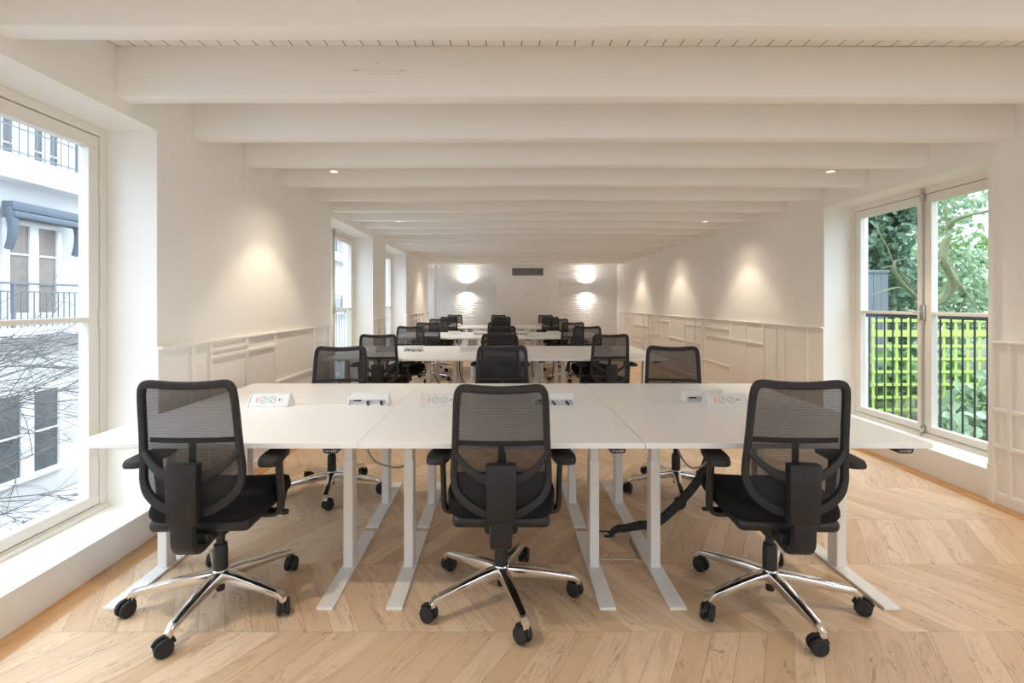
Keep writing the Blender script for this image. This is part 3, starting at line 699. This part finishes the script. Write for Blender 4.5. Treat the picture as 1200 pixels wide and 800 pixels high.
for i, px in enumerate((616.2, 618.6, 622.2, 624.6)):
    x = px2x(px, 15.03); o = empty('wall_socket', (x, 15.0295, 1.585)); b_ = box(B(), (-.026, -.008, -.04), (.026, 0, .04), .004); obj('cover_plate', b_, M['white'], o)
    b_ = box(B(), (-.014, -.0095, -.014), (.014, -.007, .014), .002); obj('insert', b_, M['grey'], o)
    tag(o, 'small pale wall socket in the row of four below the air vent', 'wall socket', 'wall sockets below the vent')
o = empty('motion_sensor', (-1.93, YB - .002, 2.42)); b_ = B(); lathe(b_, [(.03, 0), (.045, .01), (.04, .05), (.02, .07), (0, .07)], 16, Matrix.Rotation(pi / 2, 4, 'X')); obj('sensor_head', b_, M['white'], o)
b_ = box(B(), (-.05, -.006, -.05), (.05, 0, .05), .004); obj('mounting_plate', b_, M['white'], o)
tag(o, 'small white sensor in the top left corner of the back wall', 'sensor')

# ------------------------------------------------------------------ outdoors, left: courtyard and white house
GZ = -2.1; FX = -8.2
struct('courtyard_ground', box(B(), (-16, -4, GZ - .2), (XL - .6, 40, GZ), 0), M['soil'], smooth=False)
hs = tag(empty('white_house', (FX, 16, GZ)), 'white rendered house with balconies across the courtyard', 'house')
def H(bm, d0, d1, y0, y1, z0, z1, r=0): return box(bm, (d0, y0 - 16, z0 - GZ), (d1, y1 - 16, z1 - GZ), r, 2)
YW = [8.9 + 3.05 * i for i in range(-1, 8)]           # window axes along the facade
holes1 = []
b_ = B()
def facade(z0, z1, m, name):
    q = B(); H(q, -.35, 0, 3, 36, z0, z1); return obj(name, q, m, hs, False)
facade(GZ - .1, .62, M['render'], 'lower_wall'); facade(.9, 3.35, M['render2'], 'upper_wall')
q = B(); H(q, -.35, .10, 3, 36, .62, .9); obj('floor_band', q, M['render'], hs)
q = B(); H(q, -.35, .35, 3, 36, 3.35, 3.48); H(q, -.35, .22, 3, 36, 3.48, 3.78); obj('cornice', q, M['outwhite'], hs)
q = B(); H(q, -2.6, -2.2, 3, 36, 3.6, 6.7); obj('attic_wall', q, M['render'], hs, False)
q = B(); H(q, -6.5, -2.0, 2.6, 36.4, 6.7, 6.95); obj('roof', q, M['render2'], hs, False)
def far_window(y, z0, z1, w, mp, d=0, rows=3, nm='window', mh=.085):
    q = B(); t = .09
    H(q, d, d + .06, y - w / 2 - t, y + w / 2 + t, z1, z1 + t, .008); H(q, d, d + .09, y - w / 2 - t, y + w / 2 + t, z0 - t, z0, .008)
    for s in (-1, 1): H(q, d, d + .06, y + s * (w / 2 + t / 2) - t / 2, y + s * (w / 2 + t / 2) + t / 2, z0, z1, .008)
    H(q, d, d + .05, y - mh, y + mh, z0, z1, .006)
    for i in range(1, rows):
        zz = z0 + (z1 - z0) * i / rows; H(q, d + .005, d + .04, y - w / 2, y + w / 2, zz - .016, zz + .016, .003)
    wo = obj(nm, q, M['outwhite'], hs)
    for s in (-1, 1):
        p_ = B(); H(p_, d + .002, d + .014, y + s * (mh + w / 2) / 2 - (w / 2 - mh) / 2, y + s * (mh + w / 2) / 2 + (w / 2 - mh) / 2, z0, z1); obj('pane', p_, mp, wo, False)
for y in YW:
    far_window(y, 1.18, 2.66, .90, M['winpane']); far_window(y - .12, -1.60, -.20, 1.22, M['winpane2'], rows=2, mh=.12)
for i in range(28): far_window(5 + i * 1.1, 4.2, 6.2, .62, M['winpane2'], -2.2, 4)
for nm_, d_, z0, z1, y0, y1, sp in (('balcony_railing', .42, .95, 1.68, 3.2, 35.8, .115), ('terrace_railing', .18, 3.78, 4.68, 3.2, 35.8, .16)):
    q = B(); H(q, d_ - .02, d_ + .02, y0, y1, z1 - .035, z1); H(q, d_ - .012, d_ + .012, y0, y1, z1 - .16, z1 - .14); H(q, d_ - .012, d_ + .012, y0, y1, z0 + .05, z0 + .07)
    if 'terrace' in nm_: H(q, d_ - .012, d_ + .012, y0, y1, (z0 + z1) / 2, (z0 + z1) / 2 + .02)
    n = int((y1 - y0) / sp)
    for i in range(n): y = y0 + i * sp; H(q, d_ - .007, d_ + .007, y - .007, y + .007, z0, z1 - .14)
    for i in range(int((y1 - y0) / 1.5) + 1): y = y0 + .43 + i * 1.5; H(q, d_ - .022, d_ + .022, y - .022, y + .022, z0, z1)
    obj(nm_, q, M['railblue'], hs, False)
q = B(); H(q, 0, .5, 3.1, 35.9, .80, .95); obj('balcony_slab', q, M['outwhite'], hs)
# awning over the window that faces us
aw = tag(empty('window_awning', (FX + .11, 8.9, 2.9)), 'folded slate blue awning framing the window across the courtyard', 'awning')
q = B(); box(q, (.0, -.66, -.05), (.20, .70, .10), .02, 2); box(q, (.02, -.66, -.17), (.24, .70, -.06), .03, 2); obj('canvas_roll', q, M['awning'], aw)
for y in (-.62, .66):
    q = B(); sweep(q, cr([(.10, y, -.02), (.16, y, -.25), (.14, y, -.5), (.08, y, -.68)], 5), rrect(.12, .13, .03), (0, 1, 0), scale=[1.1 - .4 * i / 15 for i in range(16)]); obj('side_arm', q, M['awning'], aw)
# pebble strip and kerb along the house
kb = tag(obj('stone_kerb', box(B(), (FX + .36, 3, GZ), (FX + .5, 36, GZ + .14), .02, 2), M['outwhite']), 'pale stone kerb along the foot of the white house', 'kerb')
b_ = B(); rg = random.Random(3)
for i in range(900):
    y = rg.uniform(7.2, 12.5); x = FX + rg.uniform(.55, 1.0); r = rg.uniform(.03, .06)
    bmesh.ops.create_icosphere(b_, subdivisions=1, radius=r, matrix=Matrix.Translation((x, y, GZ + r * .4)) @ Matrix.Diagonal((1, rg.uniform(.8, 1.3), .7, 1)))
tag(obj('gravel', b_, M['pebble']), 'strip of white pebbles along the foot of the white house', 'gravel', kind='stuff')
# bare shrub
def twiggy(root_pos, starts, seed, m, name, label, cat):
    rg = random.Random(seed); root = tag(empty(name, root_pos), label, cat); O = Vector(root_pos); trunk, tw = B(), B()
    def grow(p, d, L, r, lev):
        n = 5; pts = [p.copy()]; q = p.copy(); dd = d.copy()
        for i in range(n):
            dd = (dd + Vector((rg.gauss(0, .10), rg.gauss(0, .10), rg.gauss(-.03, .09)))).normalized(); q = q + dd * (L / n); pts.append(q.copy())
        tube(trunk if lev == 0 else tw, [x - O for x in pts], r, 6 if lev == 0 else 4, [1 - .6 * i / n for i in range(n + 1)])
        if lev < 2:
            for i in range((9, 5)[lev]):
                t = rg.uniform(.15, 1); j = min(n - 1, int(t * n)); pp = pts[j].lerp(pts[j + 1], t * n - j)
                nd = (dd + Vector((rg.gauss(0, .35), rg.gauss(0, .35), rg.gauss(.1, .4)))).normalized(); grow(pp, nd, L * rg.uniform(.35, .6), r * .5, lev + 1)
    for p, d, L, r in starts: grow(Vector(p), Vector(d).normalized(), L, r, 0)
    obj('branch', trunk, m, root); obj('twigs', tw, m, root)
    return root
st = [((-5.3, 3.75, GZ), (.05, .05, 1), 2.0, .035)]
for i in range(14):
    st.append(((-5.3 + random.uniform(-.1, .1), 3.8 + random.uniform(-.1, .1), -.55 + i * .10), (random.uniform(.35, .8), random.uniform(.5, .9), random.uniform(-.05, .5)), random.uniform(1.2, 1.9), .010))
twiggy((-5.3, 3.75, GZ), st, 5, M['twig'], 'bare_shrub', 'leafless twiggy shrub outside the big left window', 'shrub')

# ------------------------------------------------------------------ outdoors, right: garden
struct('garden_ground', box(B(), (XR + .47, -4, -.4), (22, 26, -.2), 0), M['grass'], smooth=False)
tr = tag(empty('garden_trellis', (5.6, 6.5, -.2)), 'lime green wooden lattice trellis in the garden behind the iron railing', 'trellis')
x0, x1 = px2x(1021, 6.5) - 5.6, 7.1 - 5.6
for z in [.03 + .162 * i for i in range(9)]:
    wd = .085 if abs(z - (.03 + .162 * 7)) < .01 else .036
    z_ = z - .0
    obj('horizontal_slat', box(B(), (x0, -.015, z_ - wd / 2), (x1, -.001, z_ + wd / 2), .003), M['trellis'], tr)
i = 0
while x0 + .03 + i * .150 < x1:
    x = x0 + .03 + i * .150
    obj('upright_slat', box(B(), (x - .016, .001, 0), (x + .016, .014, 1.36), .003), M['trellis'], tr); i += 1
def leaves(bm, pts, size, rg, up=.3):
    for p in pts:
        n = Vector((rg.gauss(0, 1), rg.gauss(-.6, .8), rg.gauss(up, .8))).normalized(); t = n.orthogonal().normalized(); t = Matrix.Rotation(rg.uniform(0, 2 * pi), 3, n) @ t; b2 = n.cross(t)
        L = size * rg.uniform(.6, 1.25); W_ = L * .36
        vs = [bm.verts.new(p + t * (a * L) + b2 * (c * W_) + n * (e * L)) for a, c, e in ((-.5, 0, 0), (-.1, 1, .10), (.22, .72, .08), (.5, 0, -.05), (.22, -.72, .08), (-.1, -1, .10), (.1, 0, -.02))]
        for q in ((0, 6, 1), (1, 6, 2), (2, 6, 3), (3, 6, 4), (4, 6, 5), (5, 6, 0)): bm.faces.new([vs[j] for j in q])
def bush(name, label, cat, base, blobs, n, size, m, seed, stems=True, kind=None):
    rg = random.Random(seed); root = tag(empty(name, base), label, cat, kind=kind); O = Vector(base); bm = B(); pts = []
    for i in range(n):
        c, r = blobs[rg.randrange(len(blobs))]; d = Vector((rg.gauss(0, 1), rg.gauss(0, 1), rg.gauss(0, 1))).normalized() * (rg.random() ** .4)
        pts.append(Vector(c) + Vector((d.x * r[0], d.y * r[1], d.z * r[2])) - O)
    pts = [p for p in pts if p.z > .02]
    leaves(bm, pts, size, rg); obj('foliage', bm, m, root, False)
    if stems:
        bm = B()
        for c, r in blobs:
            e = Vector(c) - O; tube(bm, cr([(e.x * .25, e.y * .25, -.02), (e.x * .5 + rg.gauss(0, .05), e.y * .5, e.z * .5), tuple(e)], 4), .02 + .02 * r[2], 6)
        obj('stem', bm, M['bark'], root)
    return root
bush('laurel_shrub', 'broad-leaved pale green shrub in front of the right end of the trellis', 'shrub', (5.55, 5.9, -.2), [((5.3, 5.8, .12), (.4, .25, .3)), ((5.75, 5.9, .22), (.45, .25, .36)), ((5.1, 5.6, -.02), (.3, .2, .2))], 330, .17, M['pale'], 4)
bush('laurel_shrub', 'leafy green shrub growing through the left part of the trellis', 'shrub', (4.9, 6.95, -.2), [((4.85, 6.95, .1), (.4, .2, .35)), ((5.25, 6.95, .35), (.35, .2, .4)), ((5.9, 6.98, .3), (.6, .2, .45))], 420, .16, M['leaf'], 14)
bush('garden_tree', 'dense dark ivy-covered tree seen through the far window leaf', 'tree', (6.9, 9.6, -.2), [((6.6, 9.4, 2.6), (.9, .5, .8)), ((7.0, 9.6, 1.5), (1.0, .5, .9)), ((6.3, 9.6, 3.4), (1.0, .6, .6)), ((7.2, 9.5, 3.2), (.7, .5, .6)), ((6.8, 9.7, .6), (1.1, .4, .7))], 5200, .16, M['ivy'], 5)
bush('garden_tree', 'pale loosely leaved tree behind the mossy trunk', 'tree', (9.6, 11.5, -.2), [((9.0, 11.5, 2.3), (1.0, .6, 1.1)), ((9.7, 11.5, 3.6), (1.1, .6, .8)), ((10.2, 11.3, 1.6), (.8, .6, 1.0)), ((9.4, 11.6, .7), (1.4, .5, .8))], 2900, .15, M['pale'], 6)
bush('garden_tree', 'mid green tree at the back of the garden', 'tree', (11.5, 14.5, -.2), [((10.6, 14.5, 1.4), (1.8, .8, 1.6)), ((12.6, 14.5, 1.9), (1.6, .8, 1.9)), ((9.2, 14.2, 2.9), (1.3, .8, 1.2)), ((9.2, 14.2, .8), (1.5, .8, 1.1))], 4200, .22, M['leaf'], 8)
fp = tag(empty('grey_fence', (6.27, 8.6, -.2)), 'grey board fence panel behind the left edge of the trellis', 'fence')
b_ = B()
for i in range(3): box(b_, (-.185 + i * .125, -.012, 0), (-.185 + i * .125 + .12, .012, 2.05), .003)
obj('boards', b_, M['shed'], fp); obj('cap_rail', box(B(), (-.20, -.03, 2.05), (.20, .03, 2.10), .004), M['shed'], fp)
# mossy tree with curving trunk
mt = tag(empty('mossy_tree', tuple(at(1085, 440, 7.6))[:2] + (-.2,)), 'mossy crooked tree trunk with bare branches beyond the trellis', 'tree'); O = Vector(mt.location)
def limb(nm, pp, r0, r1, parent):
    P_ = cr([at(x, y, d) - O for x, y, d in pp], 5); n = len(P_); return obj(nm, tube(B(), P_, 1.0, 8, [r0 + (r1 - r0) * i / (n - 1) for i in range(n)]), M['bark'], parent)
tk = limb('trunk', [(1080, 478, 7.6), (1084, 420, 7.6), (1090, 362, 7.6), (1104, 350, 7.6), (1114, 338, 7.55), (1117, 326, 7.5), (1111, 314, 7.5), (1105, 304, 7.5), (1106, 292, 7.5), (1109, 280, 7.5)], .085, .052, mt)
for pp, r in (([(1109, 282, 7.5), (1109, 262, 7.6), (1108, 240, 7.6), (1109, 200, 7.7)], .022), ([(1110, 268, 7.5), (1118, 258, 7.4), (1135, 252, 7.3), (1165, 246, 7.2)], .042), ([(1112, 310, 7.5), (1122, 328, 7.3), (1134, 345, 7.2), (1150, 368, 7.1)], .020),
              ([(1105, 296, 7.5), (1098, 283, 7.6), (1090, 272, 7.7)], .018), ([(1104, 303, 7.5), (1094, 312, 7.4), (1080, 322, 7.3), (1069, 312, 7.2)], .016), ([(1110, 290, 7.5), (1122, 282, 7.5), (1140, 274, 7.5), (1152, 262, 7.5)], .013), ([(1112, 300, 7.5), (1128, 308, 7.6), (1146, 330, 7.6)], .009), ([(1109, 285, 7.5), (1125, 300, 7.7), (1150, 305, 7.8)], .008),
              ([(1090, 362, 7.6), (1078, 352, 7.4), (1066, 341, 7.2), (1056, 330, 7.1), (1048, 315, 7.0), (1049, 305, 7.0)], .035), ([(1066, 341, 7.2), (1052, 337, 7.1), (1036, 341, 7.0), (1020, 346, 6.9)], .016), ([(1070, 342, 7.3), (1058, 322, 7.2), (1048, 312, 7.15), (1034, 314, 7.1)], .014), ([(1049, 306, 7.0), (1062, 303, 7.0)], .012), ([(1048, 312, 7.0), (1040, 290, 7.0), (1030, 272, 7.0), (1026, 250, 7.1)], .009), ([(1042, 318, 7.0), (1030, 318, 7.0), (1037, 332, 7.0)], .006)):
    limb('branch', pp, r, r * .45, mt)

# ------------------------------------------------------------------ daylight, camera, colour
w = bpy.data.worlds.new('overcast_sky'); SC.world = w; w.use_nodes = True; nt = w.node_tree; nt.nodes.clear()
bg = nt.nodes.new('ShaderNodeBackground'); wo = nt.nodes.new('ShaderNodeOutputWorld'); nt.links.new(bg.outputs[0], wo.inputs[0])
tc = nt.nodes.new('ShaderNodeTexCoord'); sx = nt.nodes.new('ShaderNodeSeparateXYZ'); nt.links.new(tc.outputs['Generated'], sx.inputs[0])
mx = nt.nodes.new('ShaderNodeMath'); mx.operation = 'MULTIPLY_ADD'; mx.use_clamp = False; nt.links.new(sx.outputs[2], mx.inputs[0]); mx.inputs[1].default_value = 4.4; mx.inputs[2].default_value = 2.5   # overcast: brighter towards the zenith
mm = nt.nodes.new('ShaderNodeMath'); mm.operation = 'MAXIMUM'; nt.links.new(mx.outputs[0], mm.inputs[0]); mm.inputs[1].default_value = 1.2; nt.links.new(mm.outputs[0], bg.inputs[1])
bg.inputs[0].default_value = (.75, .865, 1.0, 1)
for name_, side, lst, z0, z1 in (('left', -1, LEFT_OPEN, ZS, ZT), ('right', 1, RIGHT_OPEN, .205, 2.345)):
    for a, b2 in lst:
        l = bpy.data.lights.new('sky_portal', 'AREA'); l.shape = 'RECTANGLE'; l.size = z1 - z0; l.size_y = b2 - a; l.cycles.is_portal = True
        o = bpy.data.objects.new('sky_portal', l); COL.objects.link(o)
        o.location = ((XL - .44) if side < 0 else (XR + .44), (a + b2) / 2, (z0 + z1) / 2)
        o.rotation_euler = (0, R(-90) if side < 0 else R(90), 0)
for a, b2 in ADDED_FRONT_OPEN:
    l = bpy.data.lights.new('sky_portal', 'AREA'); l.shape = 'RECTANGLE'; l.size = b2 - a; l.size_y = ZT - ZS; l.cycles.is_portal = True
    o = bpy.data.objects.new('sky_portal', l); COL.objects.link(o); o.location = ((a + b2) / 2, YF - .31, (ZS + ZT) / 2); o.rotation_euler = (pi / 2, 0, 0)
struct('terrace_ground', box(B(), (-8, -14, -.4), (10, YF - .31, -.1), 0), M['pebble'], smooth=False)
cam = bpy.data.cameras.new('camera'); co = bpy.data.objects.new('camera', cam); COL.objects.link(co)
co.location = (0, 0, EYE); co.rotation_euler = (pi / 2, 0, 0)
cam.sensor_fit = 'HORIZONTAL'; cam.sensor_width = 36; cam.lens = 36 * F / 1200; cam.shift_x = (600 - CX) / 1200; cam.shift_y = -(400 - CY) / 1200; cam.clip_start = .05
SC.camera = co
SC.view_settings.view_transform = 'Standard'; SC.view_settings.look = 'None'; SC.view_settings.gamma = 1; SC.view_settings.use_curve_mapping = False
SC.view_settings.exposure = 0.08
cy = SC.cycles
cy.use_denoising = True; cy.max_bounces = 14; cy.diffuse_bounces = 8; cy.glossy_bounces = 4; cy.transparent_max_bounces = 32; cy.transmission_bounces = 6
cy.caustics_reflective = False; cy.caustics_refractive = False; cy.sample_clamp_indirect = 6; cy.blur_glossy = .5
